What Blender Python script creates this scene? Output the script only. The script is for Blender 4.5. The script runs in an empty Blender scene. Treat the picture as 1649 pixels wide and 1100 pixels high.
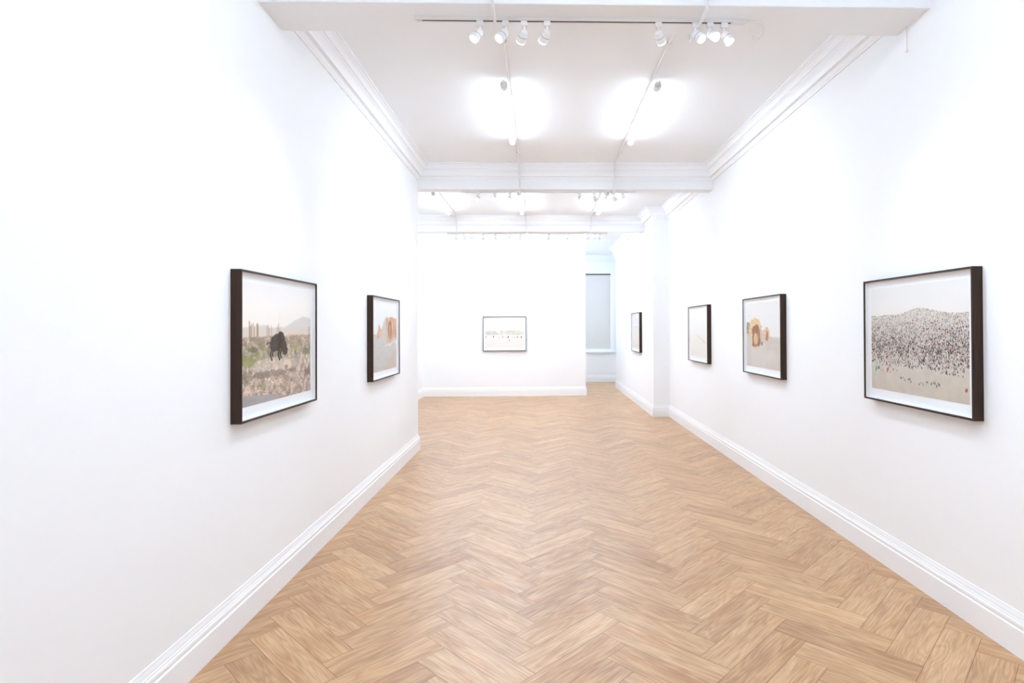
import bpy, bmesh, math, random
import numpy as np
from mathutils import Vector, Matrix

scene = bpy.context.scene
C = scene.collection
PI = math.pi

# ------------------------------------------------------------------ camera
FPX, YAW, PITCH, ROLL, CX, CY = 925.0, 0.0245, 0.0084, -0.0040, 893.3, 521.1
EYE = 1.55
cd = bpy.data.cameras.new('camera'); cam = bpy.data.objects.new('camera', cd); C.objects.link(cam)
cd.sensor_width = 36.0; cd.sensor_fit = 'HORIZONTAL'
cd.lens = 36.0 * FPX / 1649.0
cd.shift_x = (824.5 - CX) / 1649.0
cd.shift_y = (CY - 550.0) / 1649.0
cd.clip_start = 0.05
_f = Vector((math.sin(YAW) * math.cos(PITCH), math.cos(YAW) * math.cos(PITCH), math.sin(PITCH)))
_r0 = Vector((math.cos(YAW), -math.sin(YAW), 0)); _u0 = _r0.cross(_f)
_r = math.cos(ROLL) * _r0 + math.sin(ROLL) * _u0
_u = -math.sin(ROLL) * _r0 + math.cos(ROLL) * _u0
_m = Matrix((_r, _u, -_f)).transposed().to_4x4(); _m.translation = (0, 0, EYE)
cam.matrix_world = _m
scene.camera = cam

# ------------------------------------------------------------------ world, exposure, light levels
w = bpy.data.worlds.new('world'); scene.world = w; w.use_nodes = True
w.node_tree.nodes['Background'].inputs[0].default_value = (0.97, 0.98, 1.0, 1)
w.node_tree.nodes['Background'].inputs[1].default_value = 1.3
scene.view_settings.view_transform = 'Standard'
scene.view_settings.look = 'None'
scene.view_settings.gamma = 1.0
scene.view_settings.use_curve_mapping = False
scene.view_settings.exposure = 1.38
scene.cycles.use_denoising = True
scene.cycles.max_bounces = 14
scene.cycles.diffuse_bounces = 10
scene.cycles.glossy_bounces = 4
scene.cycles.transparent_max_bounces = 8
scene.cycles.caustics_reflective = False
scene.cycles.sample_clamp_indirect = 6.0
TUBE = 30.0            # emission of the tube lamps
TUBE_COL = (0.81, 0.95, 1.12)
SPOT_W = 11.0          # each spotlight
SPOT_COL = (0.82, 0.955, 1.11)

# ------------------------------------------------------------------ materials
def mat(name, col, rough=0.5, spec=0.5, metal=0.0, bump=0.0, bscale=60.0):
    m = bpy.data.materials.new(name); m.use_nodes = True
    nt = m.node_tree; b = nt.nodes['Principled BSDF']
    b.inputs['Base Color'].default_value = (*col, 1)
    b.inputs['Roughness'].default_value = rough
    b.inputs['Specular IOR Level'].default_value = spec
    b.inputs['Metallic'].default_value = metal
    if bump:
        tc = nt.nodes.new('ShaderNodeTexCoord'); n = nt.nodes.new('ShaderNodeTexNoise')
        n.inputs['Scale'].default_value = bscale; n.inputs['Detail'].default_value = 4
        bp = nt.nodes.new('ShaderNodeBump'); bp.inputs['Strength'].default_value = bump; bp.inputs['Distance'].default_value = 0.002
        nt.links.new(tc.outputs['Object'], n.inputs['Vector'])
        nt.links.new(n.outputs['Fac'], bp.inputs['Height'])
        nt.links.new(bp.outputs['Normal'], b.inputs['Normal'])
    return m

def emis(name, col, s):
    m = bpy.data.materials.new(name); m.use_nodes = True
    nt = m.node_tree; b = nt.nodes['Principled BSDF']
    b.inputs['Base Color'].default_value = (0.9, 0.9, 0.9, 1)
    b.inputs['Emission Color'].default_value = (*col, 1)
    b.inputs['Emission Strength'].default_value = s
    return m

M_WALL = mat('wall_paint', (0.875, 0.893, 0.908), 0.8, 0.2, bump=0.06, bscale=90)
M_CEIL = mat('ceiling_paint', (0.880, 0.908, 0.935), 0.85, 0.2, bump=0.05, bscale=70)
M_TRIM = mat('gloss_trim_paint', (0.87, 0.89, 0.91), 0.35, 0.4)
M_WHITE = mat('white_plastic', (0.80, 0.80, 0.80), 0.4, 0.5)
M_GREYP = mat('grey_end_cap', (0.72, 0.72, 0.72), 0.45, 0.5)
M_SLOT = mat('dark_track_slot', (0.05, 0.05, 0.05), 0.6, 0.3)
M_GASKET = mat('dark_gap', (0.12, 0.12, 0.12), 0.7, 0.3)
M_MOUNT = mat('mount_board', (0.86, 0.865, 0.875), 0.85, 0.2)
M_BLIND = mat('blind_fabric', (0.68, 0.67, 0.655), 0.9, 0.1, bump=0.2, bscale=300)
M_TUBE = emis('tube_glow', TUBE_COL, TUBE)
def led_tube(m):
    # the diffuser gives its light downwards; the spine on the ceiling side lets through little
    nt = m.node_tree; g = nt.nodes.new('ShaderNodeNewGeometry'); sx = nt.nodes.new('ShaderNodeSeparateXYZ')
    mr = nt.nodes.new('ShaderNodeMapRange')
    mr.inputs['From Min'].default_value = -0.75; mr.inputs['From Max'].default_value = 0.12
    mr.inputs['To Min'].default_value = TUBE; mr.inputs['To Max'].default_value = TUBE * 0.07
    nt.links.new(g.outputs['Normal'], sx.inputs[0]); nt.links.new(sx.outputs['Z'], mr.inputs['Value'])
    nt.links.new(mr.outputs[0], nt.nodes['Principled BSDF'].inputs['Emission Strength'])
led_tube(M_TUBE)
def translucent(m, k):
    nt = m.node_tree; b = nt.nodes['Principled BSDF']; o = nt.nodes['Material Output']
    t = nt.nodes.new('ShaderNodeBsdfTranslucent'); t.inputs[0].default_value = (.8, .82, .84, 1); x = nt.nodes.new('ShaderNodeMixShader'); x.inputs[0].default_value = k
    nt.links.new(b.outputs[0], x.inputs[1]); nt.links.new(t.outputs[0], x.inputs[2]); nt.links.new(x.outputs[0], o.inputs[0])
translucent(M_BLIND, 0.3)
M_BULB = emis('bulb_glow', SPOT_COL, 3.0)

def wood_dark():
    m = mat('dark_stained_wood', (0.03, 0.015, 0.009), 0.5, 0.3)
    nt = m.node_tree; b = nt.nodes['Principled BSDF']
    tc = nt.nodes.new('ShaderNodeTexCoord'); mp = nt.nodes.new('ShaderNodeMapping')
    mp.inputs['Scale'].default_value = (160, 160, 6)
    n = nt.nodes.new('ShaderNodeTexNoise'); n.inputs['Scale'].default_value = 1; n.inputs['Detail'].default_value = 5
    r = nt.nodes.new('ShaderNodeValToRGB')
    r.color_ramp.elements[0].position = .3; r.color_ramp.elements[0].color = (0.022, 0.010, 0.006, 1)
    r.color_ramp.elements[1].position = .75; r.color_ramp.elements[1].color = (0.052, 0.024, 0.013, 1)
    nt.links.new(tc.outputs['Object'], mp.inputs['Vector']); nt.links.new(mp.outputs['Vector'], n.inputs['Vector'])
    nt.links.new(n.outputs['Fac'], r.inputs['Fac']); nt.links.new(r.outputs['Color'], b.inputs['Base Color'])
    return m
M_FRAME = wood_dark()

def glass_mat():
    m = bpy.data.materials.new('picture_glass'); m.use_nodes = True
    nt = m.node_tree; nt.nodes.clear()
    o = nt.nodes.new('ShaderNodeOutputMaterial'); mx = nt.nodes.new('ShaderNodeMixShader')
    t = nt.nodes.new('ShaderNodeBsdfTransparent'); g = nt.nodes.new('ShaderNodeBsdfGlossy')
    t.inputs[0].default_value = (0.985, 0.99, 0.99, 1); g.inputs['Roughness'].default_value = 0.02
    lw = nt.nodes.new('ShaderNodeLayerWeight'); lw.inputs['Blend'].default_value = 0.5
    pw = nt.nodes.new('ShaderNodeMath'); pw.operation = 'POWER'; pw.inputs[1].default_value = 5.0
    ma = nt.nodes.new('ShaderNodeMath'); ma.operation = 'MULTIPLY_ADD'; ma.inputs[1].default_value = 0.22; ma.inputs[2].default_value = 0.003
    nt.links.new(lw.outputs['Facing'], pw.inputs[0]); nt.links.new(pw.outputs[0], ma.inputs[0])
    nt.links.new(ma.outputs[0], mx.inputs[0]); nt.links.new(t.outputs[0], mx.inputs[1]); nt.links.new(g.outputs[0], mx.inputs[2])
    nt.links.new(mx.outputs[0], o.inputs[0])
    return m
M_GLASS = glass_mat()

def print_mat():
    m = mat('photographic_print', (.5, .5, .5), 0.6, 0.25)
    nt = m.node_tree; a = nt.nodes.new('ShaderNodeVertexColor'); a.layer_name = 'ink'
    nt.links.new(a.outputs['Color'], nt.nodes['Principled BSDF'].inputs['Base Color'])
    return m
M_PRINT = print_mat()

def floor_mat():
    m = bpy.data.materials.new('oak_plank'); m.use_nodes = True
    nt = m.node_tree; b = nt.nodes['Principled BSDF']; N = nt.nodes.new; L = nt.links.new
    uv = N('ShaderNodeUVMap'); uv.uv_map = 'plank'
    at = N('ShaderNodeAttribute'); at.attribute_name = 'tone'
    # broad cathedral figure
    mp = N('ShaderNodeMapping'); mp.inputs['Scale'].default_value = (1.3, 10.0, 1)
    n0 = N('ShaderNodeTexNoise'); n0.inputs['Scale'].default_value = 1.0; n0.inputs['Detail'].default_value = 2; n0.inputs['Distortion'].default_value = 0.3
    L(uv.outputs[0], mp.inputs['Vector']); L(mp.outputs[0], n0.inputs['Vector'])
    mul = N('ShaderNodeMath'); mul.operation = 'MULTIPLY'; mul.inputs[1].default_value = 11.0; L(n0.outputs['Fac'], mul.inputs[0])
    fr = N('ShaderNodeMath'); fr.operation = 'PINGPONG'; fr.inputs[1].default_value = 0.5; L(mul.outputs[0], fr.inputs[0])
    # fine fibres
    mp2 = N('ShaderNodeMapping'); mp2.inputs['Scale'].default_value = (5, 110, 1)
    n1 = N('ShaderNodeTexNoise'); n1.inputs['Scale'].default_value = 1.0; n1.inputs['Detail'].default_value = 5; n1.inputs['Roughness'].default_value = 0.65
    L(uv.outputs[0], mp2.inputs['Vector']); L(mp2.outputs[0], n1.inputs['Vector'])
    # blotches
    mp3 = N('ShaderNodeMapping'); mp3.inputs['Scale'].default_value = (2.5, 14, 1)
    n2 = N('ShaderNodeTexNoise'); n2.inputs['Scale'].default_value = 1.0; n2.inputs['Detail'].default_value = 3
    L(uv.outputs[0], mp3.inputs['Vector']); L(mp3.outputs[0], n2.inputs['Vector'])
    # sum
    def mad(a, k, c):
        q = N('ShaderNodeMath'); q.operation = 'MULTIPLY_ADD'; L(a, q.inputs[0]); q.inputs[1].default_value = k
        if isinstance(c, float): q.inputs[2].default_value = c
        else: L(c, q.inputs[2])
        return q.outputs[0]
    s = mad(at.outputs['Fac'], 0.27, 0.0)
    s = mad(fr.outputs[0], 0.42, s)
    s = mad(n1.outputs['Fac'], 1.05, s)
    s = mad(n2.outputs['Fac'], 0.65, s)
    s = mad(s, 1.0, -0.58)
    r = N('ShaderNodeValToRGB'); cr = r.color_ramp
    cr.elements[0].position = 0.0; cr.elements[0].color = (0.245, 0.122, 0.046, 1)
    cr.elements[1].position = 1.0; cr.elements[1].color = (0.72, 0.492, 0.272, 1)
    e = cr.elements.new(0.35); e.color = (0.415, 0.228, 0.103, 1)
    e = cr.elements.new(0.65); e.color = (0.56, 0.345, 0.172, 1)
    L(s, r.inputs['Fac'])
    # pores: thin dark streaks
    mp4 = N('ShaderNodeMapping'); mp4.inputs['Scale'].default_value = (9, 300, 1)
    n3 = N('ShaderNodeTexNoise'); n3.inputs['Scale'].default_value = 1.0; n3.inputs['Detail'].default_value = 2
    L(uv.outputs[0], mp4.inputs['Vector']); L(mp4.outputs[0], n3.inputs['Vector'])
    pr = N('ShaderNodeMapRange'); pr.inputs['From Min'].default_value = 0.56; pr.inputs['From Max'].default_value = 0.70
    pr.inputs['To Min'].default_value = 0.0; pr.inputs['To Max'].default_value = 0.35
    L(n3.outputs['Fac'], pr.inputs['Value'])
    mx = N('ShaderNodeMix'); mx.data_type = 'RGBA'; mx.inputs['B'].default_value = (0.30, 0.155, 0.07, 1)
    L(pr.outputs[0], mx.inputs['Factor']); L(r.outputs[0], mx.inputs['A'])
    # reddish heartwood patches
    mp5 = N('ShaderNodeMapping'); mp5.inputs['Scale'].default_value = (1.9, 8, 1); mp5.inputs['Location'].default_value = (31, 17, 0)
    n5 = N('ShaderNodeTexNoise'); n5.inputs['Scale'].default_value = 1.0; n5.inputs['Detail'].default_value = 3
    L(uv.outputs[0], mp5.inputs['Vector']); L(mp5.outputs[0], n5.inputs['Vector'])
    r5 = N('ShaderNodeMapRange'); r5.inputs['From Min'].default_value = 0.50; r5.inputs['From Max'].default_value = 0.72; r5.inputs['To Max'].default_value = 0.75
    L(n5.outputs['Fac'], r5.inputs['Value'])
    h5 = N('ShaderNodeMix'); h5.data_type = 'RGBA'; h5.blend_type = 'MULTIPLY'; h5.inputs['B'].default_value = (0.96, 0.80, 0.68, 1)
    L(r5.outputs[0], h5.inputs['Factor']); L(mx.outputs['Result'], h5.inputs['A'])
    L(h5.outputs['Result'], b.inputs['Base Color'])
    b.inputs['Roughness'].default_value = 0.34
    b.inputs['Specular IOR Level'].default_value = 0.7
    bp = N('ShaderNodeBump'); bp.inputs['Strength'].default_value = 0.12; bp.inputs['Distance'].default_value = 0.001
    L(n1.outputs['Fac'], bp.inputs['Height']); L(bp.outputs[0], b.inputs['Normal'])
    return m
M_OAK = floor_mat()
M_GROOVE = mat('plank_groove', (0.17, 0.095, 0.05), 0.8, 0.2)

# ------------------------------------------------------------------ mesh helpers
def link(name, me, material=None, parent=None):
    o = bpy.data.objects.new(name, me); C.objects.link(o)
    if material is not None and not me.materials: me.materials.append(material)
    if parent is not None: o.parent = parent
    return o

def obj(name, bm, material, parent=None, smooth=False, loc=None):
    me = bpy.data.meshes.new(name)
    bmesh.ops.recalc_face_normals(bm, faces=bm.faces)
    bm.to_mesh(me); bm.free()
    if smooth:
        me.shade_smooth()
        try: me.set_sharp_from_angle(angle=math.radians(40))
        except Exception: pass
    o = link(name, me, material, parent)
    if loc is not None: o.location = loc
    return o

def add_box(bm, x0, x1, y0, y1, z0, z1, bevel=0.0):
    v = [bm.verts.new(p) for p in ((x0,y0,z0),(x1,y0,z0),(x1,y1,z0),(x0,y1,z0),(x0,y0,z1),(x1,y0,z1),(x1,y1,z1),(x0,y1,z1))]
    fs = [bm.faces.new([v[i] for i in q]) for q in ((3,2,1,0),(4,5,6,7),(0,1,5,4),(1,2,6,5),(2,3,7,6),(3,0,4,7))]
    if bevel:
        es = list({e for f in fs for e in f.edges})
        bmesh.ops.bevel(bm, geom=es, offset=bevel, segments=2, affect='EDGES')
    return bm

def box(x0, x1, y0, y1, z0, z1, bevel=0.0):
    return add_box(bmesh.new(), x0, x1, y0, y1, z0, z1, bevel)

def lathe(bm, prof, seg=24, M=None):
    """prof = [(r, z)]; closed with caps; axis z"""
    M = M or Matrix()
    rings = []
    for r, z in prof:
        rings.append([bm.verts.new(M @ Vector((r*math.cos(2*PI*i/seg), r*math.sin(2*PI*i/seg), z))) for i in range(seg)])
    for a, b in zip(rings, rings[1:]):
        for i in range(seg):
            bm.faces.new((a[i], a[(i+1) % seg], b[(i+1) % seg], b[i]))
    bm.faces.new(rings[0][::-1]); bm.faces.new(rings[-1])
    return bm

def tube(bm, pts, r, seg=10):
    pts = [Vector(p) for p in pts]; rings = []
    up = Vector((0, 0, 1))
    for i, p in enumerate(pts):
        if i == 0: t = pts[1] - p
        elif i == len(pts) - 1: t = p - pts[i-1]
        else: t = (pts[i+1] - p).normalized() + (p - pts[i-1]).normalized()
        t.normalize()
        a = up if abs(t.z) < 0.9 else Vector((1, 0, 0))
        if i == 0: n = t.cross(a).normalized()
        else:
            n = (n - t * n.dot(t))
            n = n.normalized() if n.length > 1e-4 else t.cross(a).normalized()
        b = t.cross(n)
        rings.append([bm.verts.new(p + r * (math.cos(2*PI*k/seg) * n + math.sin(2*PI*k/seg) * b)) for k in range(seg)])
    for a, b in zip(rings, rings[1:]):
        for k in range(seg): bm.faces.new((a[k], a[(k+1) % seg], b[(k+1) % seg], b[k]))
    bm.faces.new(rings[0][::-1]); bm.faces.new(rings[-1])
    return bm

def fillet(pts, r=0.03, n=4):
    """round the corners of a polyline"""
    pts = [Vector(p) for p in pts]; out = [pts[0]]
    for a, b, c in zip(pts, pts[1:], pts[2:]):
        d1 = (a - b); d2 = (c - b); k = min(r, d1.length * .45, d2.length * .45)
        p = b + d1.normalized() * k; q = b + d2.normalized() * k
        for i in range(n + 1):
            t = i / n; out.append((1-t)**2 * p + 2*t*(1-t) * b + t*t * q)
    out.append(pts[-1]); return out

def sweep(bm, path, prof, closed=False):
    """prof = [(d, z)] with d = distance into the room; the room lies to the RIGHT of the path; mitred corners."""
    n = len(path); P = [Vector((x, y)) for x, y in path]; rings = []
    for i in range(n):
        a = P[i-1] if (i > 0 or closed) else None
        c = P[(i+1) % n] if (i < n-1 or closed) else None
        nr = []
        if a is not None: t = (P[i] - a).normalized(); nr.append(Vector((t.y, -t.x)))
        if c is not None: t = (c - P[i]).normalized(); nr.append(Vector((t.y, -t.x)))
        if len(nr) == 2: k = nr[0] + nr[1]; k = k / (1 + nr[0].dot(nr[1]))
        else: k = nr[0]
        rings.append([bm.verts.new((P[i].x + k.x*d, P[i].y + k.y*d, z)) for d, z in prof])
    m = len(prof); rng = range(n if closed else n-1)
    for i in rng:
        a, b = rings[i], rings[(i+1) % n]
        for j in range(m):
            bm.faces.new((a[j], a[(j+1) % m], b[(j+1) % m], b[j]))
    if not closed:
        bm.faces.new(rings[0]); bm.faces.new(rings[-1][::-1])
    return bm

def thing(name, label, cat, loc=(0,0,0), rotz=0.0, group=None):
    o = bpy.data.objects.new(name, None); C.objects.link(o)
    o.location = loc; o.rotation_euler = (0, 0, rotz); o.empty_display_size = 0.05
    tag(o, label, cat, group); return o
def tag(o, label, cat, group=None):
    o['label'] = label; o['category'] = cat
    if group: o['group'] = group
    return o
def struct(name, bm, m, parent=None, smooth=False):
    o = obj(name, bm, m, parent, smooth)
    if parent is None: o['kind'] = 'structure'
    return o
def kids(o):
    return [c for c in bpy.data.objects if c.parent is o]
def copy_tree(o, parent=None):
    c = o.copy(); C.objects.link(c)
    if parent is not None: c.parent = parent
    for ch in kids(o): copy_tree(ch, c)
    return c

# ------------------------------------------------------------------ dimensions
XL, XR, XF, XP = -1.575, 2.253, -2.69, 1.97     # left wall, right wall, far left wall, pier face
YB, YLE, YP, YQ, YE, YW = -3.4, 7.42, 10.0, 15.0, 13.24, 16.56
XE = 1.036                                       # free end of the partition
ZC = 3.65                                        # ceiling
XW = 2.22
B1 = (3.24, 3.555, 3.386); B2 = (7.42, 7.60, 3.352); B3 = (10.80, 11.0, 3.372)   # beams: near, far, soffit

# ------------------------------------------------------------------ floor of herringbone planks
def make_floor():
    Wd, n = 0.1565, 4
    O = Vector((-0.913, 3.037)); e1 = Vector((1, 1)) / math.sqrt(2); e2 = Vector((-1, 1)) / math.sqrt(2)
    rng = np.random.default_rng(11)
    verts, faces, uvs, tones = [], [], [], []
    g = 0.0009
    def plank(a0, a1, b0, b1, along_a):
        p = [O + e1*a*Wd + e2*b*Wd for a, b in ((a0,b0),(a1,b0),(a1,b1),(a0,b1))]
        cx = sum(q.x for q in p)/4; cy = sum(q.y for q in p)/4
        if not (-3.2 < cx < 2.9 and YB-.4 < cy < YW+.4): return
        gg = g / Wd
        p = [O + e1*a*Wd + e2*b*Wd for a, b in ((a0+gg,b0+gg),(a1-gg,b0+gg),(a1-gg,b1-gg),(a0+gg,b1-gg))]
        k = len(verts); verts.extend([(q.x, q.y, 0.0) for q in p]); faces.append((k, k+1, k+2, k+3))
        ou, ov = rng.uniform(0, 60), rng.uniform(0, 60); fl = rng.choice([-1, 1])
        Ln, w2 = n*Wd, Wd
        if along_a: c = [(0,0),(Ln,0),(Ln,w2),(0,w2)]
        else: c = [(0,0),(0,w2),(Ln,w2),(Ln,0)]
        uvs.extend([(fl*u+ou, v+ov) for u, v in c]); tones.append(float(np.clip(rng.normal(.5, .26), 0, 1)))
    R = 140
    for y in range(-R, R):
        for m in range(-R//n, R//n):
            plank(y + 2*n*m, y + 2*n*m + n, y, y+1, True)
    for x in range(-R, R):
        for m in range(-R//n, R//n):
            y0 = x - 2*n + 1 + 2*n*m
            plank(x, x+1, y0, y0 + n, False)
    np_ = len(faces)
    k = len(verts)
    x0, x1, y0, y1 = -3.1, 2.8, YB-.2, YW+.3
    for z in (-0.0015, -0.12):
        verts.extend([(x0,y0,z),(x1,y0,z),(x1,y1,z),(x0,y1,z)])
    faces.extend([(k,k+1,k+2,k+3),(k+7,k+6,k+5,k+4),(k,k+4,k+5,k+1),(k+1,k+5,k+6,k+2),(k+2,k+6,k+7,k+3),(k+3,k+7,k+4,k)])
    me = bpy.data.meshes.new('floor'); me.from_pydata(verts, [], faces)
    me.materials.append(M_OAK); me.materials.append(M_GROOVE)
    mi = [0]*np_ + [1]*6; me.polygons.foreach_set('material_index', mi)
    ul = me.uv_layers.new(name='plank')
    full = np.zeros((len(me.loops), 2), dtype=np.float32); full[:len(uvs)] = np.array(uvs, dtype=np.float32)
    ul.data.foreach_set('uv', full.ravel())
    at = me.attributes.new('tone', 'FLOAT', 'FACE'); at.data.foreach_set('value', tones + [0.5]*6)
    o = link('floor', me); o['kind'] = 'structure'
make_floor()

# ------------------------------------------------------------------ room shell
H = ZC + 0.02
struct('ceiling', box(-2.95, 2.6, YB-.1, YW+.3, ZC, ZC+.15), M_CEIL)
bm = bmesh.new(); add_box(bm, XF-.25, XL, YB-.2, YLE, 0, ZC); struct('wall_left', bm, M_WALL)
struct('wall_left_far', box(XF-.25, XF, YLE, YE+.26, 0, ZC), M_WALL)
struct('wall_end', box(XF, XE, YE, YE+.26, 0, ZC), M_WALL)
struct('wall_right', box(XR, XR+.25, YB-.2, YP, 0, ZC), M_WALL)
struct('wall_pier', box(XP, XR+.25, YP, YQ, 0, ZC), M_WALL)
struct('wall_passage_right', box(XW, XR+.25, YQ, YW, 0, ZC), M_WALL)
struct('wall_passage_left', box(-.75, -.5, YE+.26, YW, 0, ZC), M_WALL)
struct('wall_back', box(XL, XR, YB-.2, YB, 0, ZC), M_WALL)
# window wall with an opening
WX0, WX1, WZ0, WZ1 = 0.55, 2.035, 0.93, 3.14
bm = bmesh.new()
add_box(bm, -.75, WX0, YW, YW+.25, 0, ZC); add_box(bm, WX1, XR+.25, YW, YW+.25, 0, ZC)
add_box(bm, WX0, WX1, YW, YW+.25, 0, WZ0); add_box(bm, WX0, WX1, YW, YW+.25, WZ1, ZC)
struct('wall_window', bm, M_WALL)
# beams
def beam(name, x0, x1, B, bead=True):
    bm = bmesh.new(); add_box(bm, x0, x1, B[0], B[1], B[2], ZC)
    if bead:
        add_box(bm, x0+.10, x1-.10, B[0]-.012, B[0]+.0, B[2]-.004, B[2]+.022, .003)
    struct(name, bm, M_CEIL)
beam('trim_1', XL, XR, B1); beam('trim_2', XF, XR, B2, False); beam('trim_3', XF, XP, B3, False)
# cornices
CORN = [(0,-.19),(.012,-.19),(.012,-.178),(.018,-.174),(.026,-.163),(.030,-.150),(.034,-.147),(.062,-.147),(.062,-.128),(.067,-.108),
        (.076,-.090),(.086,-.078),(.092,-.074),(.092,-.062),(.104,-.060),(.107,-.046),(.116,-.032),(.128,-.024),(.138,-.022),(.138,-.012),(.156,-.012),(.156,0),(0,0)]
CORN = [(d, z + ZC) for d, z in CORN]
def cornice(name, path, closed):
    bm = bmesh.new(); sweep(bm, path, CORN, closed); struct(name, bm, M_CEIL)
cornice('trim_4', [(XL,YB),(XL,B1[0]),(XR,B1[0]),(XR,YB)], True)
cornice('trim_5', [(XL,B1[1]),(XL,B2[0]),(XR,B2[0]),(XR,B1[1])], True)
cornice('trim_6', [(XF,B2[1]),(XF,B3[0]),(XP,B3[0]),(XP,YP),(XR,YP),(XR,B2[1])], True)
cornice('trim_7', [(-.5,YW),(XW,YW),(XW,YQ),(XP,YQ),(XP,B3[1]),(XF,B3[1]),(XF,YE)], False)
# skirting boards
SK = [(0,0),(.022,0),(.022,.122),(.0215,.128),(.017,.131),(.0165,.136),(.0185,.146),(.0175,.156),(.013,.163),(.013,.169),(.0095,.171),(.008,.182),(.0045,.195),(.003,.204),(0,.206)]
def skirting(name, path):
    bm = bmesh.new(); sweep(bm, path, SK); struct(name, bm, M_TRIM)
skirting('baseboard_left', [(XL,YB),(XL,YLE),(XF,YLE)])
skirting('baseboard_end', [(XF,YLE+.03),(XF,YE),(XE,YE),(XE,YE+.26),(-.5,YE+.26)])
skirting('baseboard_window', [(-.5,YE+.3),(-.5,YW),(XW,YW)])
skirting('baseboard_right', [(XW,YW-.03),(XW,YQ),(XP,YQ),(XP,YP),(XR,YP),(XR,YB)])
skirting('baseboard_back', [(XR-.03,YB),(XL+.03,YB)])

# ------------------------------------------------------------------ window in the passage
bm = bmesh.new(); fw = .10
add_box(bm, WX1-.0, WX1+fw, YW-.03, YW, WZ0-.02, WZ1+fw, .004)
add_box(bm, WX0-fw, WX0, YW-.03, YW, WZ0-.02, WZ1+fw, .004)
add_box(bm, WX0, WX1, YW-.03, YW, WZ1, WZ1+fw, .004)
for (a, b) in ((WX0, WX0+.05), (WX1-.05, WX1), ((WX0+WX1)/2-.02, (WX0+WX1)/2+.02)):
    add_box(bm, a, b, YW+.12, YW+.16, WZ0, WZ1, .003)
for (a, b) in ((WZ0, WZ0+.05), (WZ1-.05, WZ1), ((WZ0+WZ1)/2-.02, (WZ0+WZ1)/2+.02)):
    add_box(bm, WX0+.05, WX1-.05, YW+.12, YW+.16, a, b, .003)
win = struct('window_1', bm, M_TRIM)
obj('window_sill', box(WX0-fw-.04, XW-.002, YW-.075, YW, WZ0-.085, WZ0-.045, .006), M_TRIM, win)
obj('apron', box(WX0-fw, WX1+fw, YW-.022, YW, WZ0-.125, WZ0-.085, .004), M_TRIM, win)
obj('pane', box(WX0+.05, WX1-.05, YW+.138, YW+.142, WZ0+.05, WZ1-.05), M_GLASS, win)
bl = thing('roller_blind', 'pale grey roller blind drawn down over the tall passage window', 'blind', ((WX0+WX1)/2, YW+.02, WZ0))
hw = (WX1-WX0)/2 - .008
obj('blind_fabric', box(-hw, hw, 0, .003, .03, WZ1-WZ0-.05), M_BLIND, bl)
bm = bmesh.new(); lathe(bm, [(.02,-hw),(.02,hw)], 16, Matrix.Translation((0, .01, WZ1-WZ0-.035)) @ Matrix.Rotation(PI/2, 4, 'Y'))
obj('roller', bm, M_GASKET, bl, True)
obj('bottom_bar', box(-hw, hw, -.006, .009, .012, .034, .003), M_WHITE, bl)
bm = bmesh.new(); tube(bm, [(hw-.02, -.012, WZ1-WZ0-.05), (hw-.02, -.012, .30)], .002, 6)
obj('cord', bm, M_WHITE, bl)
bm = bmesh.new(); lathe(bm, [(.004,0),(.012,.008),(.012,.03),(.004,.045)], 12, Matrix.Translation((hw-.02, -.014, .265)))
obj('cord_weight', bm, M_GREYP, bl, True)

# ------------------------------------------------------------------ photographs: each print painted as vertex ink on its own sheet
def smooth01(x): return x*x*(3-2*x)
def vnoise(U, V, fu, fv, seed):
    rng = np.random.default_rng(seed); nu, nv = int(math.ceil(fu))+2, int(math.ceil(fv))+2
    G = rng.random((nv+1, nu+1)); x = U*fu; y = V*fv
    xi = np.floor(x).astype(int); yi = np.floor(y).astype(int); a = smooth01(x-xi); b = smooth01(y-yi)
    xi = np.clip(xi, 0, nu-1); yi = np.clip(yi, 0, nv-1)
    return (G[yi,xi]*(1-a)+G[yi,xi+1]*a)*(1-b) + (G[yi+1,xi]*(1-a)+G[yi+1,xi+1]*a)*b
def fbm(U, V, fu, fv, seed, o=4):
    s = 0; t = 0
    for i in range(o):
        k = .5**i; s = s + k*vnoise(U, V, fu*2**i, fv*2**i, seed+i*7); t += k
    return s/t
def col(*c): return np.array(c, float)
def grad(V, stops):
    out = np.zeros(V.shape+(3,)); xs = [s[0] for s in stops]
    for k in range(3): out[..., k] = np.interp(V, xs, [s[1][k] for s in stops])
    return out
def mixm(I, M, c): M = np.clip(M, 0, 1)[..., None]; return I*(1-M) + np.asarray(c, float)*M
def soft(x, e): return np.clip(x/e + .5, 0, 1)
def ell(U, V, cu, cv, ru, rv): return ((U-cu)/ru)**2 + ((V-cv)/rv)**2
def grid(w_, h_):
    u = (np.arange(w_)+.5)/w_; v = (np.arange(h_)+.5)/h_; return np.meshgrid(u, v)

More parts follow.
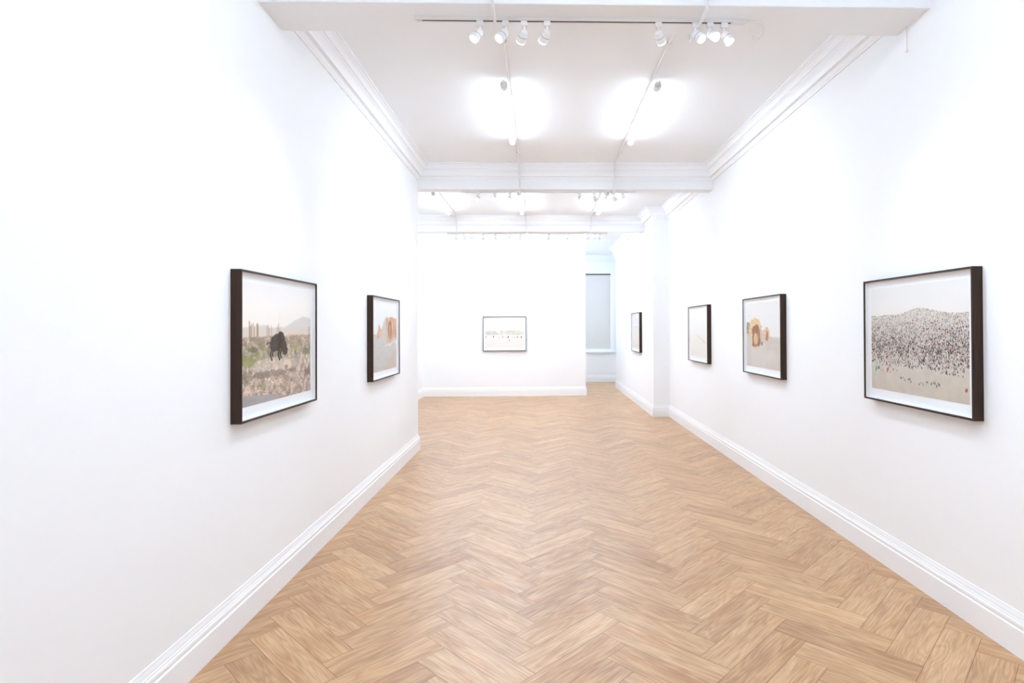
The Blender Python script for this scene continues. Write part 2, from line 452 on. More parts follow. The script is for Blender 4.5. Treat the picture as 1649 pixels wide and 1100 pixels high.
def art_grazing():
    U, V = grid(340, 256); n1 = fbm(U, V, 6, 4, 1); n2 = fbm(U, V, 30, 26, 5, 4); n3 = vnoise(U, V, 150, 120, 9); n4 = vnoise(U, V, 85, 70, 19)
    I = grad(V, [(0,(238,236,235)),(.2,(246,241,237)),(.36,(247,240,233)),(1,(240,232,225))])
    rid = .385 - .085*soft(U-.62, .5) - .03*fbm(U, V*0, 7, 1, 3)*1.2 - .02*np.sin(U*9)
    I = mixm(I, soft(V-rid, .02)*.75, (208,203,202))
    rid2 = .40 - .05*fbm(U, V*0, 10, 1, 33)
    I = mixm(I, soft(V-rid2, .02)*.6, (222,208,192))
    # bare poplars in three clumps
    rng = np.random.default_rng(4)
    for c0, c1, nn in ((.02,.20,15),(.30,.385,7),(.95,1.0,3),(.44,.5,3)):
        for _ in range(nn):
            u0 = rng.uniform(c0, c1); top = rng.uniform(.30,.37) if c0 < .9 else .36
            I = mixm(I, (np.abs(U-u0) < rng.uniform(.0025,.006)) * (V > top) * (V < .475) * rng.uniform(.4,.75), (160,128,100))
    I = mixm(I, soft(V-.43,.02)*soft(.48-V,.03)*(fbm(U,V,30,20,71) > .52)*.6*(U > .5), (222,160,95))
    g = soft(V - (.455 - .02*n1), .015)
    ground = grad(V, [(.42,(186,160,142)),(.50,(182,162,144)),(.58,(178,164,140)),(.66,(206,188,172)),(.8,(200,180,164)),(1,(190,170,156))])
    ground = ground * (0.62 + .72*n2[..., None])
    I = I*(1-g[..., None]) + ground*g[..., None]
    sp = (n3 > .72)*g*(V > .42)
    I = mixm(I, sp*.55, (118,98,84)); I = mixm(I, (n3 < .16)*g*.5, (238,228,220)); I = mixm(I, (n4 > .80)*g*.35, (140,118,96))
    # scrub
    tuft = soft(fbm(U, V, 16, 34, 40, 4) - .57, .05) * g * soft(.66-V, .1) * soft(.62-U+.3*(V<.55), .3)
    I = mixm(I, tuft*.7, (146,142,104))
    for cu, cv, ru, rv, s, c in ((.07,.64,.09,.05,.9,(142,142,84)),(.15,.585,.06,.025,.8,(134,130,88)),(.22,.62,.05,.02,.7,(160,156,108)),(.92,.60,.06,.035,.95,(120,124,80)),
                              (.73,.545,.04,.03,.85,(160,160,90)),(.05,.77,.08,.06,.55,(108,104,84)),(.25,.86,.03,.05,.6,(138,140,92)),(.96,.80,.05,.05,.7,(120,98,80)),(.12,.55,.07,.02,.6,(92,88,66))):
        I = mixm(I, soft(1 - ell(U, V, cu, cv, ru, rv) - .9*(n2-.5)*2, .5)*s*(.55+.6*n3), c)
    # rocky mound
    md = soft(1 - ell(U, V, .42, .695, .30, .06) - (n2-.5)*1.3, .4)
    I = mixm(I, md*.55, (214,200,186)); I = mixm(I, soft(1-ell(U, V, .38, .765, .28, .03)-(n2-.5)*2, .4)*.55, (126,108,94))
    I = mixm(I, soft(1-ell(U, V, .60, .70, .055, .045)-(n2-.5)*2, .4)*.8, (232,212,188)); I = mixm(I, soft(1-ell(U, V, .585, .725, .03, .02), .3)*.5, (110,88,70))
    # road / water in the near corner
    wt = soft(V - (.905 + .13*np.clip(U-.05, 0, 1) + .35*np.clip(U-.42, 0, 1) + .01*n1), .012)
    I = mixm(I, wt, (166,160,160)); I = mixm(I, wt*(fbm(U, V, 8, 60, 61) > .55)*.4, (182,176,176))
    # dark long-haired grazing animal, head down towards the right
    B = np.zeros(U.shape)
    for cu, cv, ru, rv in ((.445,.50,.085,.075),(.50,.48,.062,.075),(.405,.515,.055,.065),(.545,.535,.045,.06),(.575,.575,.032,.038)):
        B = np.maximum(B, soft(1 - ell(U, V, cu, cv, ru, rv) - (n4-.5)*.25, .25))
    for u0, v0, v1, w_ in ((.365,.54,.655,.011),(.392,.54,.62,.010),(.475,.54,.66,.012),(.505,.55,.645,.011),(.555,.55,.615,.009)):
        B = np.maximum(B, soft(w_ - np.abs(U-u0-.01*np.sin(V*60)), .006)*(V > v0)*(V < v1))
    B = np.maximum(B, soft(.006-np.abs(V-(.495+.25*(.36-U))), .004)*(U > .30)*(U < .37)*.8)
    I = mixm(I, B*.96, (52,40,32)); I = mixm(I, B*(n4 > .62)*.45, (98,76,56)); I = mixm(I, B*soft(V-.58,.06)*.0, (0,0,0))
    return I

def art_crowd():
    W_, H_ = 400, 300; U, V = grid(W_, H_); rng = np.random.default_rng(21)
    I = grad(V, [(0,(232,232,233)),(.28,(238,234,231)),(1,(236,232,228))])
    hz = .272 - .055*np.exp(-((U-.56)/.17)**2) + .006*np.sin(U*23)
    g = soft(V-hz, .008); n2 = fbm(U, V, 24, 18, 3)
    gr = grad(V, [(.2,(222,218,208)),(.45,(206,199,190)),(.75,(206,199,188)),(1,(200,190,178))])*(.96+.08*n2[..., None])
    I = I*(1-g[..., None]) + gr*g[..., None]
    pal = [(40,36,40)]*26 + [(60,62,76)]*10 + [(88,78,74)]*10 + [(236,232,232)]*10 + [(222,168,170)]*9 + [(208,108,112)]*4 + [(196,178,172)]*10 + [(150,176,180)]*4 + [(72,84,128)]*4 + [(224,196,150)]*4 + [(70,160,160)]*1 + [(208,60,70)]*1
    pts = []
    for _ in range(11000):
        u = rng.random(); v0 = .272 - .055*math.exp(-((u-.56)/.17)**2)
        t = rng.random()**1.15; v = v0 + .002 + t*(.80-v0)
        dens = 1.0 if v < .60 else max(0.0, 1 - (v-.60)/.20)**1.6
        if v < v0 + .10: dens *= .9
        if rng.random() > dens * (0.45 + 0.9*float(np.clip(n2[min(int(v*H_), H_-1), min(int(u*W_), W_-1)]*1.6-.35, 0, 1))): continue
        pts.append((v, u))
    for cu, cv, k in ((.31,.73,11),(.24,.735,8),(.45,.735,9),(.66,.745,10),(.72,.70,7),(.78,.775,8),(.89,.775,7),(.98,.70,5),(.03,.72,4),(.06,.815,3),(.19,.81,5),(.27,.80,6),(.39,.86,4),(.44,.875,6),(.56,.90,4),(.63,.89,6),(.70,.875,8),(.97,.90,3),(.60,.70,6),(.12,.70,7)):
        for _ in range(k): pts.append((cv+rng.normal(0,.010), cu+rng.normal(0,.022)))
    pts = [p for p in pts if p[0] > .50 or rng.random() < .9]; pts.sort()
    for v, u in pts:
        s = .0030 + .012*max(0, v-.25)**1.1; c = np.array(pal[rng.integers(len(pal))], float)
        hh = max(1, int(s*H_*1.7 + rng.random())); ww = max(1, int(s*W_*.75 + rng.random()))
        y1 = int(v*H_); x0 = int(u*W_); y0 = max(0, y1-hh)
        if y1 >= H_ or x0+ww > W_ or y1 < 1: continue
        al = min(.95, .70 + 1.0*(v-.25)) * rng.uniform(.75, 1)
        I[y0:y1+1, x0:x0+ww] = I[y0:y1+1, x0:x0+ww]*(1-al) + c*al
        if hh > 2: I[y0, x0:x0+ww] = I[y0, x0:x0+ww]*.3 + col(60,44,40)*.7
        if hh > 3:
            c2 = np.array(pal[rng.integers(len(pal))], float); I[y0+hh//2:y1+1, x0:x0+ww] = c2*.8 + I[y0+hh//2:y1+1, x0:x0+ww]*.2
    for u, v, c in ((.055,.80,(50,160,165)),(.052,.825,(60,170,175)),(.20,.80,(210,60,50)),(.085,.80,(30,30,34)),(.965,.905,(190,80,70))):
        x0, y1 = int(u*W_), int(v*H_); I[y1-9:y1, x0:x0+5] = col(*c)
    return I

def art_arch():
    U, V = grid(260, 196); n = fbm(U, V, 9, 8, 2); n2 = fbm(U, V, 34, 30, 8); n3 = vnoise(U, V, 80, 70, 12)
    I = grad(V, [(0,(228,226,225)),(.5,(233,231,231)),(1,(230,228,226))])
    hz = .535 + .012*np.sin(U*5)
    I = mixm(I, soft(V-.52, .02)*soft(U-.6, .1)*.5, (196,198,204))
    g = soft(V-hz, .012)
    gr = grad(V, [(.5,(214,206,200)),(.68,(204,196,188)),(.8,(212,205,197)),(1,(206,194,184))])*(.97+.06*n[..., None])
    I = I*(1-g[..., None]) + gr*g[..., None]
    slope = soft(V - (.40 + .15*np.clip((U-.44)/.38, 0, 1) + .03*(n2-.5)), .02)*(U > .40)*(V < .62)
    I = mixm(I, slope*.95, (203,195,188))
    # rough grey rock at the edge
    I = mixm(I, soft(.13-U+.04*(n2-.5), .03)*soft(V-.30-.04*(n-.5), .03)*soft(.56-V, .06), (168,158,150))
    I = mixm(I, (n3 > .62)*soft(.12-U, .03)*(V > .30)*(V < .52)*.7, (104,92,86)); I = mixm(I, soft(.14-U,.04)*soft(V-.5,.05)*soft(.72-V,.1), (205,196,188))
    # mass carrying the arch
    Uw = U + .05*(n-.5) + .035*(n2-.5); Vw = V + .06*(fbm(U, V, 12, 10, 91)-.5)
    m = np.maximum(soft(1 - ell(Uw, Vw, .285, .45, .205, .205)*(.85+.5*(n2-.3)), .10), soft(.19-np.abs(Uw-.29), .02)*(V > .42)*soft(.685-Vw, .02))
    I = mixm(I, m, (224,196,152)); I = mixm(I, m*(n2 > .55)*.5, (206,168,118)); I = mixm(I, m*(n3 > .75)*.45, (150,118,86))
    I = mixm(I, m*soft(U-.44,.03)*.6, (186,170,156))
    # opening
    op = np.maximum(soft(1 - ell(Uw, Vw, .315, .46, .125, .115) - .5*(n2-.5), .08), soft(.115-np.abs(Uw-.315), .01)*(V > .46)*soft(.675-Vw, .02))
    I = mixm(I, op, (186,134,98)); I = mixm(I, op*(fbm(U, V, 26, 4, 66) > .52)*.7, (140,92,66)); I = mixm(I, op*soft(1-ell(U,V,.30,.56,.07,.09),.3)*.8, (222,190,150))
    I = mixm(I, op*soft(1-ell(U,V,.315,.40,.12,.045),.4)*.7, (150,100,70)); I = mixm(I, op*(np.abs(U-.20) < .008)*(V > .4)*.8, (104,72,54)); I = mixm(I, op*(np.abs(U-.41) < .008)*(V > .46)*.7, (116,80,60))
    I = mixm(I, soft(V-(.60+.03*n+.10*np.exp(-((U-.3)/.14)**2)), .03)*(U < .60), (211,203,196)); I = mixm(I, soft(V-(.47+.35*np.abs(U-.0)), .04)*soft(.16-U, .04)*.9, (205,197,190))
    # second small arch
    s = soft(1 - ell(Uw, Vw, .63, .50, .085, .135), .12)*(V < .555)
    I = mixm(I, s, (222,194,158)); I = mixm(I, s*(n2 > .55)*.5, (196,160,126)); I = mixm(I, soft(1 - ell(Uw, Vw, .635, .50, .030, .085), .3)*.9, (172,118,86))
    I = mixm(I, soft(1-ell(U,V,.49,.63,.02,.03),.4)*.8, (92,86,84))
    return I

def art_cliff():
    U, V = grid(260, 196); n = fbm(U, V, 9, 8, 52); n2 = fbm(U, V, 34, 30, 58); n3 = vnoise(U, V, 60, 9, 62)
    I = grad(V, [(0,(236,237,238)),(.5,(226,229,232)),(1,(220,220,220))])
    g = soft(V-.47, .02)
    gr = grad(V, [(.45,(206,203,200)),(.7,(208,202,195)),(1,(198,190,182))])*(.95+.10*n[..., None])
    I = I*(1-g[..., None]) + gr*g[..., None]
    I = mixm(I, soft(V-.455,.02)*soft(.50-V,.02)*soft(.12-U,.05)*.6, (180,184,190))
    hillt = .47 - .27*np.exp(-((U-.56)/.20)**2)
    I = mixm(I, soft(V-hillt-.01*(n2-.5), .02)*soft(.9-U,.2), (198,195,192)); I = mixm(I, soft(V-hillt, .02)*(n2 > .56)*.3*(V < .5), (170,166,164))
    sp = soft((V-.31) - (1.5+1.2*(n2-.5))*np.abs(U-.25-.25*(V-.3)), .05)*soft(.53-V-.35*(U-.2), .04)*soft(.41-U,.02)
    I = mixm(I, sp, (222,178,140)); I = mixm(I, sp*(n2 > .52)*.6, (182,128,92))
    k1 = fbm(U, V*0, 16, 1, 77, 3); m = soft(U-.50-.07*n-.05*(V > .45)*(1-U), .03)*soft(V-(.19+.75*np.clip(.62-U,0,1)**1.3+.05*(k1-.4)+.02*n2), .02)*soft(.60+.07*(n-.5)*2-V-.16*(U-.55), .05)
    I = mixm(I, m, (216,166,128)); I = mixm(I, m*(n3 > .55)*.65, (178,122,88)); I = mixm(I, m*(n3 < .3)*.6, (228,192,158))
    op = soft(1-ell(U, V, .70, .40, .075, .15), .15)*m
    I = mixm(I, op*.75, (138,86,58)); I = mixm(I, op*(np.abs(U-.70) < .012)*.9, (226,184,142)); I = mixm(I, soft(1-ell(U,V,.70,.295,.05,.03),.3)*.7, (120,76,52))
    I = mixm(I, m*soft(1-ell(U,V,.98,.44,.06,.06),.4)*.6, (150,136,128))
    lt = soft(.02-np.abs(V-(.64-.12*np.clip(U-.5,0,1)+.01*np.sin(U*20))), .02)*soft(U-.5,.05)
    I = mixm(I, lt*.8, (228,224,220))
    I = mixm(I, soft(V-(1.02-.55*np.clip(U-.35,0,1)), .08)*.55, (204,178,156)); I = mixm(I, (fbm(U, V, 8, 26, 88) > .60)*g*.22, (176,170,162))
    return I

def art_haze():
    U, V = grid(160, 120); n = fbm(U, V, 6, 8, 5)
    I = grad(V, [(0,(238,238,240)),(.40,(240,239,238)),(.56,(238,235,230)),(1,(234,229,221))])*(.99+.02*n[..., None])
    d = np.abs(V - (.53 + .30*(U-.34))); I = mixm(I, (d < .007)*(U > .40)*(U < .93)*.6, (176,176,178))
    I = mixm(I, (d < .02)*(U > .55)*(fbm(U,V,30,30,9) > .55)*.3, (196,194,192)); return I
def art_bands():
    U, V = grid(160, 120); n = fbm(U, V, 3, 12, 15)
    I = grad(V, [(0,(232,230,232)),(.22,(226,224,228)),(.30,(236,232,230)),(.36,(226,221,218)),(.60,(232,224,214)),(1,(226,214,202))])*(.985+.03*n[..., None])
    I = mixm(I, (np.abs(V-.335) < .008)*.5, (206,202,206)); return I
def art_beach():
    U, V = grid(240, 180); n = fbm(U, V*0, 14, 1, 24); n2 = fbm(U, V, 26, 16, 27); rng = np.random.default_rng(3)
    I = grad(V, [(0,(238,238,238)),(.38,(240,240,240)),(1,(236,232,229))])
    top = .43 - .10*(n-.3) + .07*np.exp(-((U-.33)/.05)**2)
    hl = soft(V-top, .012)*soft(.56-V, .02)
    I = mixm(I, hl*.8, (224,221,212)); I = mixm(I, hl*(n2 > .55)*.6, (202,196,190)); I = mixm(I, hl*soft(U-.7,.2)*.35, (216,218,188)); I = mixm(I, soft(V-.50,.03)*soft(.56-V,.02)*soft(.3-U,.1)*.5, (206,200,190))
    I = mixm(I, soft(V-.56,.02), (237,232,228))
    for u, v, s, c in ((.015,.625,.8,(110,110,112)),(.21,.615,1,(84,84,90)),(.335,.63,.7,(208,208,208)),(.37,.67,.7,(200,198,196)),(.45,.635,.9,(150,148,150)),(.59,.635,1.1,(92,88,96)),(.76,.655,.7,(150,146,150)),(.83,.63,.9,(108,104,116)),(.93,.635,1,(100,96,112)),(.62,.745,.9,(70,70,72)),(.71,.645,.6,(180,176,176)),(.835,.66,.6,(120,114,124))):
        I = mixm(I, soft(1-ell(U, V, u, v, .012*s, .034*s if v < .7 else .018), .3), c)
    return I

def srgb_lin(a):
    a = np.clip(a/255., 0, 1); return np.where(a <= .04045, a/12.92, ((a+.055)/1.055)**2.4)
INK = 0.97
def sheet(name, I, w_, h_, zc, y, parent):
    h, w = I.shape[:2]
    xs = np.linspace(-w_/2, w_/2, w); zs = np.linspace(zc+h_/2, zc-h_/2, h)
    X, Z = np.meshgrid(xs, zs); co = np.stack([X, np.full_like(X, y), Z], -1).reshape(-1, 3)
    a = np.arange(h*w).reshape(h, w); q = np.stack([a[:-1,:-1], a[1:,:-1], a[1:,1:], a[:-1,1:]], -1).reshape(-1, 4)
    me = bpy.data.meshes.new(name); nf = len(q)
    me.vertices.add(h*w); me.vertices.foreach_set('co', co.astype(np.float32).ravel())
    me.loops.add(nf*4); me.loops.foreach_set('vertex_index', q.astype(np.int32).ravel())
    me.polygons.add(nf); me.polygons.foreach_set('loop_start', np.arange(0, nf*4, 4, dtype=np.int32))
    try: me.polygons.foreach_set('loop_total', np.full(nf, 4, dtype=np.int32))
    except Exception: pass
    me.update(calc_edges=True)
    ca = me.color_attributes.new('ink', 'FLOAT_COLOR', 'POINT')
    rgba = np.ones((h*w, 4), dtype=np.float32); rgba[:, :3] = np.minimum(srgb_lin(I).reshape(-1, 3)*INK*np.array([1.01, 0.99, 0.965]), 0.93)
    ca.data.foreach_set('color', rgba.ravel())
    return link(name, me, M_PRINT, parent)

FW, FH, FD, FT = .988, .790, .055, .011
def framed(art, label, loc, rot, group):
    t = thing('framed_photograph', label, 'framed picture', loc, rot, group)
    a, b = FW/2, FH/2
    bm = bmesh.new()
    def ring(x, z, y): return [bm.verts.new((sx*x, y, sz*z)) for sx, sz in ((-1,-1),(1,-1),(1,1),(-1,1))]
    c = .0012
    R = [ring(a, b, 0), ring(a, b, -FD+c), ring(a-c, b-c, -FD), ring(a-FT+c, b-FT+c, -FD), ring(a-FT, b-FT, -FD+c), ring(a-FT, b-FT, -.004), ]
    for p, q in zip(R, R[1:]):
        for i in range(4): bm.faces.new((p[i], p[(i+1) % 4], q[(i+1) % 4], q[i]))
    p, q = R[-1], R[0]
    for i in range(4): bm.faces.new((p[i], p[(i+1) % 4], q[(i+1) % 4], q[i]))
    obj('frame', bm, M_FRAME, t)
    ia, ib = a-FT, b-FT
    obj('mount', box(-ia+.0002, ia-.0002, -.030, -.006, -ib+.0002, ib-.0002), M_MOUNT, t)
    bm = bmesh.new(); s = .003
    add_box(bm, -ia+.0003, -ia+s, -.0475, -.0303, -ib+.0003, ib-.0003); add_box(bm, ia-s, ia-.0003, -.0475, -.0303, -ib+.0003, ib-.0003)
    add_box(bm, -ia+s, ia-s, -.0475, -.0303, ib-s, ib-.0003); add_box(bm, -ia+s, ia-s, -.0475, -.0303, -ib+.0003, -ib+s)
    obj('spacer', bm, M_MOUNT, t)
    sheet('print', art, .880, .660, .0095, -.0308, t)
    obj('glass', box(-ia+.0003, ia-.0003, -.0505, -.0480, -ib+.0003, ib-.0003), M_GLASS, t)
    return t
ZP = EYE - .086
G1 = 'framed photographs along the gallery walls'
def tilt(t, a): t.rotation_euler.y = a
framed(art_grazing(), 'brown wood framed photograph of a dark shaggy animal grazing on scrubland', (XL+.0005, 3.45, ZP), PI/2, G1)
framed(art_cliff(), 'brown wood framed photograph of orange ruined rock above a pale grey slope', (XL+.0005, 5.745, ZP), PI/2, G1)
framed(art_beach(), 'thin framed photograph of tiny scattered figures on a pale beach, on the end wall', (-.827, YE-.0005, ZP-.031), 0, G1)
framed(art_bands(), 'brown wood framed pale photograph of faint cream bands, on the pier beyond the step', (XP-.0005, 11.61, ZP), -PI/2, G1)
framed(art_haze(), 'brown wood framed almost white photograph with one faint slanting line', (XR-.0005, 8.03, ZP), -PI/2, G1)
framed(art_arch(), 'brown wood framed photograph of a tan crumbling arch in grey sand', (XR-.0005, 5.708, ZP), -PI/2, G1)
framed(art_crowd(), 'brown wood framed photograph of a dense crowd covering a sandy hill', (XR-.0005, 3.365, ZP), -PI/2, G1)

# ------------------------------------------------------------------ tube lamps
def make_tube_lamp():
    t = thing('tube_lamp', '', 'ceiling lamp')
    Ln, r = 1.42, .028
    Rx = Matrix.Rotation(-PI/2, 4, 'X')
    bm = bmesh.new(); lathe(bm, [(r*.6, 0), (r, .012), (r, Ln-.012), (r*.6, Ln)], 20, Rx)
    obj('tube', bm, M_TUBE, t, True)
    for nm, y, s in (('end_cap', -.055, 1), ('end_cap', Ln+.055, -1)):
        if s < 0: 
            bm = bmesh.new(); lathe(bm, [(.020, 0), (.027, .006), (.027, .03), (.020, .034)], 20, Matrix.Translation((0, Ln, 0)) @ Rx)
            e = obj(nm, bm, M_WHITE, t, True)
        else:
            bm = bmesh.new(); lathe(bm, [(.022, 0), (.031, .008), (.031, .078), (.029, .082)], 20, Matrix.Translation((0, -.081, 0)) @ Rx)
            e = obj(nm, bm, M_GREYP, t, True)
            bm = bmesh.new(); lathe(bm, [(.014, 0), (.014, .025), (.009, .035), (.009, .05)], 14, Matrix.Translation((0, -.081, .004)) @ Matrix.Rotation(PI/2, 4, 'X'))
            obj('cable_gland', bm, M_GREYP, e, True)
    for y in (.18, Ln-.2):
        bm = bmesh.new(); add_box(bm, -.012, .012, y-.012, y+.012, .022, .064); lathe(bm, [(.033, 0), (.033, .02)], 20, Matrix.Translation((0, y-.01, 0)) @ Rx)
        obj('clip', bm, M_WHITE, t)
    return t
ZT = ZC - .064
tl = make_tube_lamp(); first = True
LAMPS = []
for x, y, lab in (
    (-.30, 4.85, 'glowing white tube lamp over the first bay, on the animal picture side'),
    (.992, 4.85, 'glowing white tube lamp over the first bay, on the crowd picture side'),
    (-1.61, 8.72, 'glowing white tube lamp behind the second beam, nearest the left wall corner'),
    (-.32, 8.72, 'glowing white tube lamp behind the second beam, middle of three'),
    (1.02, 8.72, 'glowing white tube lamp behind the second beam, nearest the pier'),
    (-1.61, 11.45, 'glowing white tube lamp before the end wall, nearest the far left wall'),
    (-.27, 11.45, 'glowing white tube lamp before the end wall, middle of three'),
    (1.00, 11.45, 'glowing white tube lamp before the end wall, beside the passage opening'),
    (.10, 14.1, 'added unseen tube lamp in the passage behind the end wall, brightening the window wall'),  # hidden lamp added to brighten the window wall and blind
    (.72, 13.9, 'added unseen tube lamp in the passage near the free end of the partition'),  # second hidden lamp added for more light in the passage
    (-.30, 1.00, 'white tube lamp overhead in the near bay, on the animal picture side'),
    (.992, 1.00, 'white tube lamp overhead in the near bay, on the crowd picture side'),
    (-.30, -1.60, 'added unseen tube lamp at the back of the near bay, on the animal picture side'),  # added out of view to lift the near walls and foreground floor
    (.992, -1.60, 'added unseen tube lamp at the back of the near bay, on the crowd picture side')):  # its added twin, also unseen, filling the near bay with light
    o = tl if first else copy_tree(tl); first = False
    o.location = (x, y, ZT); o['label'] = lab; o['group'] = 'ceiling tube lamps'

# conduits clipped along ceiling and around the beams
def conduit(x, y0, y1, label, beams):
    z = ZC - .011; pts = [(x, y0, z)]
    for B in beams:
        k = .033
        cz = ZC - .0
        pts += [(x, B[0]-.168, z), (x, B[0]-.168, z-.02)] if False else [(x, B[0]-.175, z), (x, B[0]-.030, B[2]+.05)]
        pts += [(x, B[0]-.026, B[2]-k), (x, B[1]+k+.002, B[2]-k), (x, B[1]+.030, B[2]+.05), (x, B[1]+.175, z)] 
    pts += [(x, y1, z)]
    bm = bmesh.new(); tube(bm, fillet(pts, .03, 3), .0095, 10)
    # saddle clips
    y = y0 + .3
    t = thing('conduit', label, 'conduit', (0, 0, 0), 0, 'white conduits along the ceiling')
    obj('pipe', bm, M_WHITE, t, True)
    for yc in [b - .62 for b in [B[0] for B in beams]] + [B[1] + .62 for B in beams]:
        if y0 < yc < y1: obj('saddle_clip', box(x-.022, x+.022, yc-.009, yc+.009, ZC-.022, ZC-.0002, .003), M_WHITE, t)
conduit(-.262, -1.8, 12.8, 'white conduit beside the tube lamps on the animal picture side', (B1, B2, B3))
conduit(.950, -1.8, 12.8, 'white conduit beside the tube lamps on the crowd picture side', (B1, B2, B3))
conduit(-1.555, 8.6, 12.8, 'white conduit beside the tube lamps behind the second beam, nearest the far left wall', (B3,))

# ------------------------------------------------------------------ lighting tracks and spotlights
def track(label, x0, x1, y, z, cable=False):
    t = thing('lighting_track', label, 'lighting track', ((x0+x1)/2, y, z), 0, 'lighting tracks under the beams')
    L2 = (x1-x0)/2; bm = bmesh.new()
    add_box(bm, -L2, L2, -.018, .018, -.006, 0); add_box(bm, -L2, L2, -.018, -.007, -.020, -.006); add_box(bm, -L2, L2, .007, .018, -.020, -.006)
    obj('rail', bm, M_WHITE, t)
    obj('slot', box(-L2+.03, L2-.03, -.0068, .0068, -.0195, -.0062), M_SLOT, t)
    obj('end_feed', box(L2-.03, L2+.06, -.019, .019, -.024, -.0002, .004), M_WHITE, t)
    obj('end_cap', box(-L2-.012, -L2, -.019, .019, -.021, -.0002, .002), M_WHITE, t)
    if cable:
        bm = bmesh.new(); tube(bm, fillet([(L2+.05, 0, -.012), (L2+.14, -.01, -.014), (L2+.20, .06, -.018), (L2+.215, .15, -.022), (L2+.19, .205, -.020), (L2+.17, .21, .06)], .05, 6), .006, 8)
        obj('cable', bm, M_WHITE, t, True)
    return t
T1 = (3.385, B1[2]); T2 = (7.52, B2[2]); T3 = (10.94, B3[2])
track('long white lighting track with dark slot under the nearest beam', -.72, 1.17, *T1, cable=True)
track('white lighting track under the second beam', -1.0, 1.20, *T2)
track('white lighting track under the farthest beam', -1.75, 1.22, *T3)

def make_spot():
    t = thing('spotlight', '', 'spotlight')
    obj('adapter', box(-.019, .019, -.0165, .0165, -.050, -.0205, .003), M_WHITE, t)
    bm = bmesh.new(); lathe(bm, [(.007, -.078), (.007, -.050)], 12); obj('stem', bm, M_WHITE, t, True)
    h = bpy.data.objects.new('head', None)
    # head: local -z is the beam direction, pivot at its rear knuckle
    bm = bmesh.new()
    lathe(bm, [(.012, .012), (.020, .008), (.024, -.002), (.0262, -.020), (.0262, -.040), (.0275, -.041), (.0275, -.058), (.026, -.0585)], 24)
    hd = obj('head', bm, M_WHITE, t, True, (0, 0, -.082))
    bm = bmesh.new(); lathe(bm, [(.0266, -.0232), (.0268, -.0252)], 24); obj('cooling_groove', bm, M_GASKET, hd, True)
    bm = bmesh.new()
    lathe(bm, [(.0255, -.0587), (.0258, -.0625), (.0235, -.066)], 24); obj('bulb', bm, M_BULB, hd, True)
    bm = bmesh.new(); lathe(bm, [(.006, -.020), (.006, .020)], 10, Matrix.Translation((0, 0, .004)) @ Matrix.Rotation(PI/2, 4, 'Y')); obj('pivot', bm, M_GREYP, hd, True)
    bpy.data.objects.remove(h)
    ld = bpy.data.lights.new('spot_light', 'SPOT'); ld.energy = SPOT_W; ld.color = SPOT_COL; ld.spot_size = math.radians(75); ld.spot_blend = 1.0; ld.shadow_soft_size = .03
    lo = bpy.data.objects.new('spot_light', ld); C.objects.link(lo); lo.parent = hd; lo.location = (0, 0, -.092)
    return t
sp = make_spot(); first = True
SOFT = bpy.data.lights['spot_light'].copy(); SOFT.energy = SPOT_W * 0.45
def spot(x, T, target, label, group):
    global first
    o = sp if first else copy_tree(sp); first = False
    y, z = T; o.location = (x, y, z); o['label'] = label; o['group'] = group
    hd = [c for c in kids(o) if c.name.startswith('head')][0]
    d = (Vector(target) - Vector((x, y, z-.082))).normalized()
    hd.rotation_mode = 'QUATERNION'; hd.rotation_quaternion = d.to_track_quat('-Z', 'Y')
    # shift so the knuckle stays on the stem
    hd.location = Vector((0, 0, -.082)) + d*.004
    if T is T3:
        for c in kids(hd):
            if c.type == 'LIGHT': c.data = SOFT
L1p, L2p = (XL, 3.45, 1.55), (XL, 5.75, 1.55)
R1p, R2p, R3p, R4p = (XR, 3.37, 1.55), (XR, 5.7, 1.55), (XR, 8.03, 1.55), (XP, 11.6, 1.55)
Ep = (-.83, YE, 1.5)
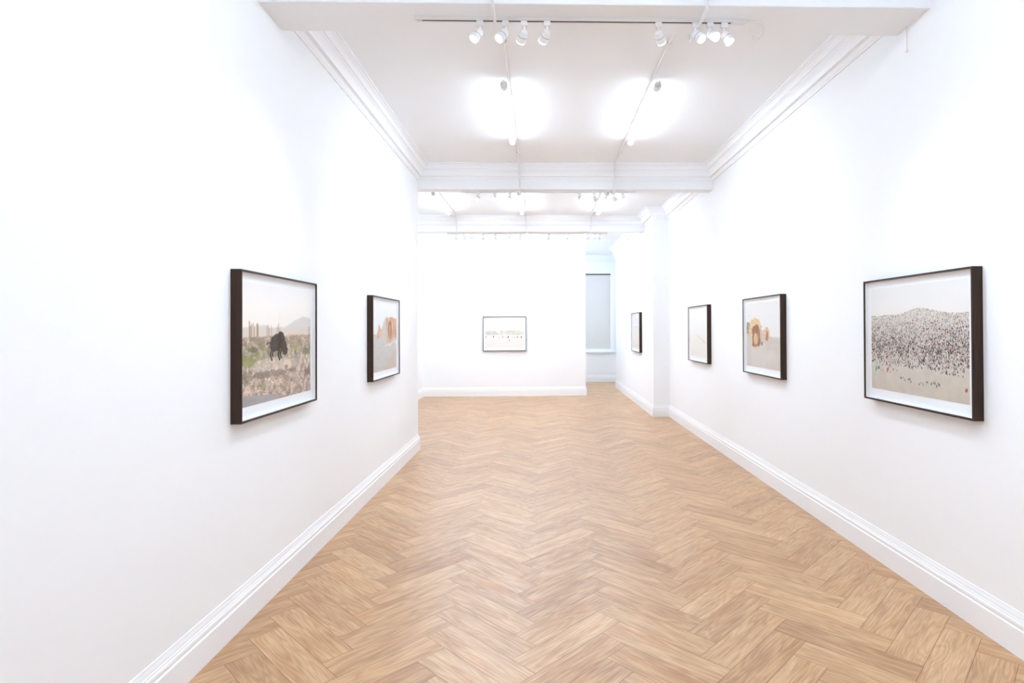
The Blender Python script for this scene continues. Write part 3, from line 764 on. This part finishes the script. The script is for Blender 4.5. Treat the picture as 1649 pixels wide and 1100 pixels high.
def px_x(px, Y, zz):   # ceiling position under which the photo shows a lamp, by its column
    d = _f*1.0 + _r*((px-CX)/FPX) + _u*((CY-zz)/FPX); return d.x/d.y*Y
g = 'spotlights on the near track'
ordn = ['first', 'second', 'third', 'fourth', 'fifth', 'sixth', 'seventh', 'eighth', 'ninth', 'tenth', 'eleventh']
one = [(773, (XL,3.0,1.6), 'glowing'), (814, (XL,2.9,1.5), 'glowing'), (844, (XL+.1,6.3,1.2), 'turned away'), (881, (XL,6.2,1.4), 'turned away and tilted'),
       (1060, R2p, 'alone in the middle'), (1119, (XR,2.4,1.5), 'glowing'), (1143, (XR-.2,1.6,1.5), 'glowing brightly'), (1166, (XR,3.0,1.2), 'next to the cable')]
for i, (px, tg, st) in enumerate(one):
    spot(px_x(px, T1[0], 38), T1, tg, '%s spotlight from the left end of the near track, %s' % (ordn[i], st), g)
g = 'spotlights on the second track'
for i, (px, tg) in enumerate(((771, L2p), (797, (XL,5.0,1.5)), (821, L2p), (933, (XR,5.0,1.5)), (957, (XR,8.6,1.3)), (975, R2p), (988, R3p), (1003, R2p))):
    spot(px_x(px, T2[0], 308), T2, tg, '%s small white spotlight from the left end of the second track' % ordn[i], g)
g = 'spotlights on the farthest track'
for i, (px, tg) in enumerate(((735, (XF,12.3,1.5)), (747, Ep), (778, Ep), (798, Ep), (821, (-.8,8,0)), (838, Ep), (884, Ep), (915, Ep), (946, R4p), (957, R4p), (966, R4p))):
    spot(px_x(px, T3[0], 374), T3, tg, '%s tiny white spotlight from the left end of the farthest track' % ordn[i], g)

# cord hanging on the right wall behind the nearest beam
t = thing('pull_cord', 'thin white cord hanging on the right wall just behind the nearest beam', 'cord', (XR-.012, 3.44, 3.24))
bm = bmesh.new(); tube(bm, [(0, 0, .146), (0, 0, 0)], .0035, 8); obj('cord', bm, M_WHITE, t)
bm = bmesh.new(); lathe(bm, [(.004, -.016), (.008, -.010), (.008, .0), (.004, .006)], 12); obj('weight', bm, M_WHITE, t, True)
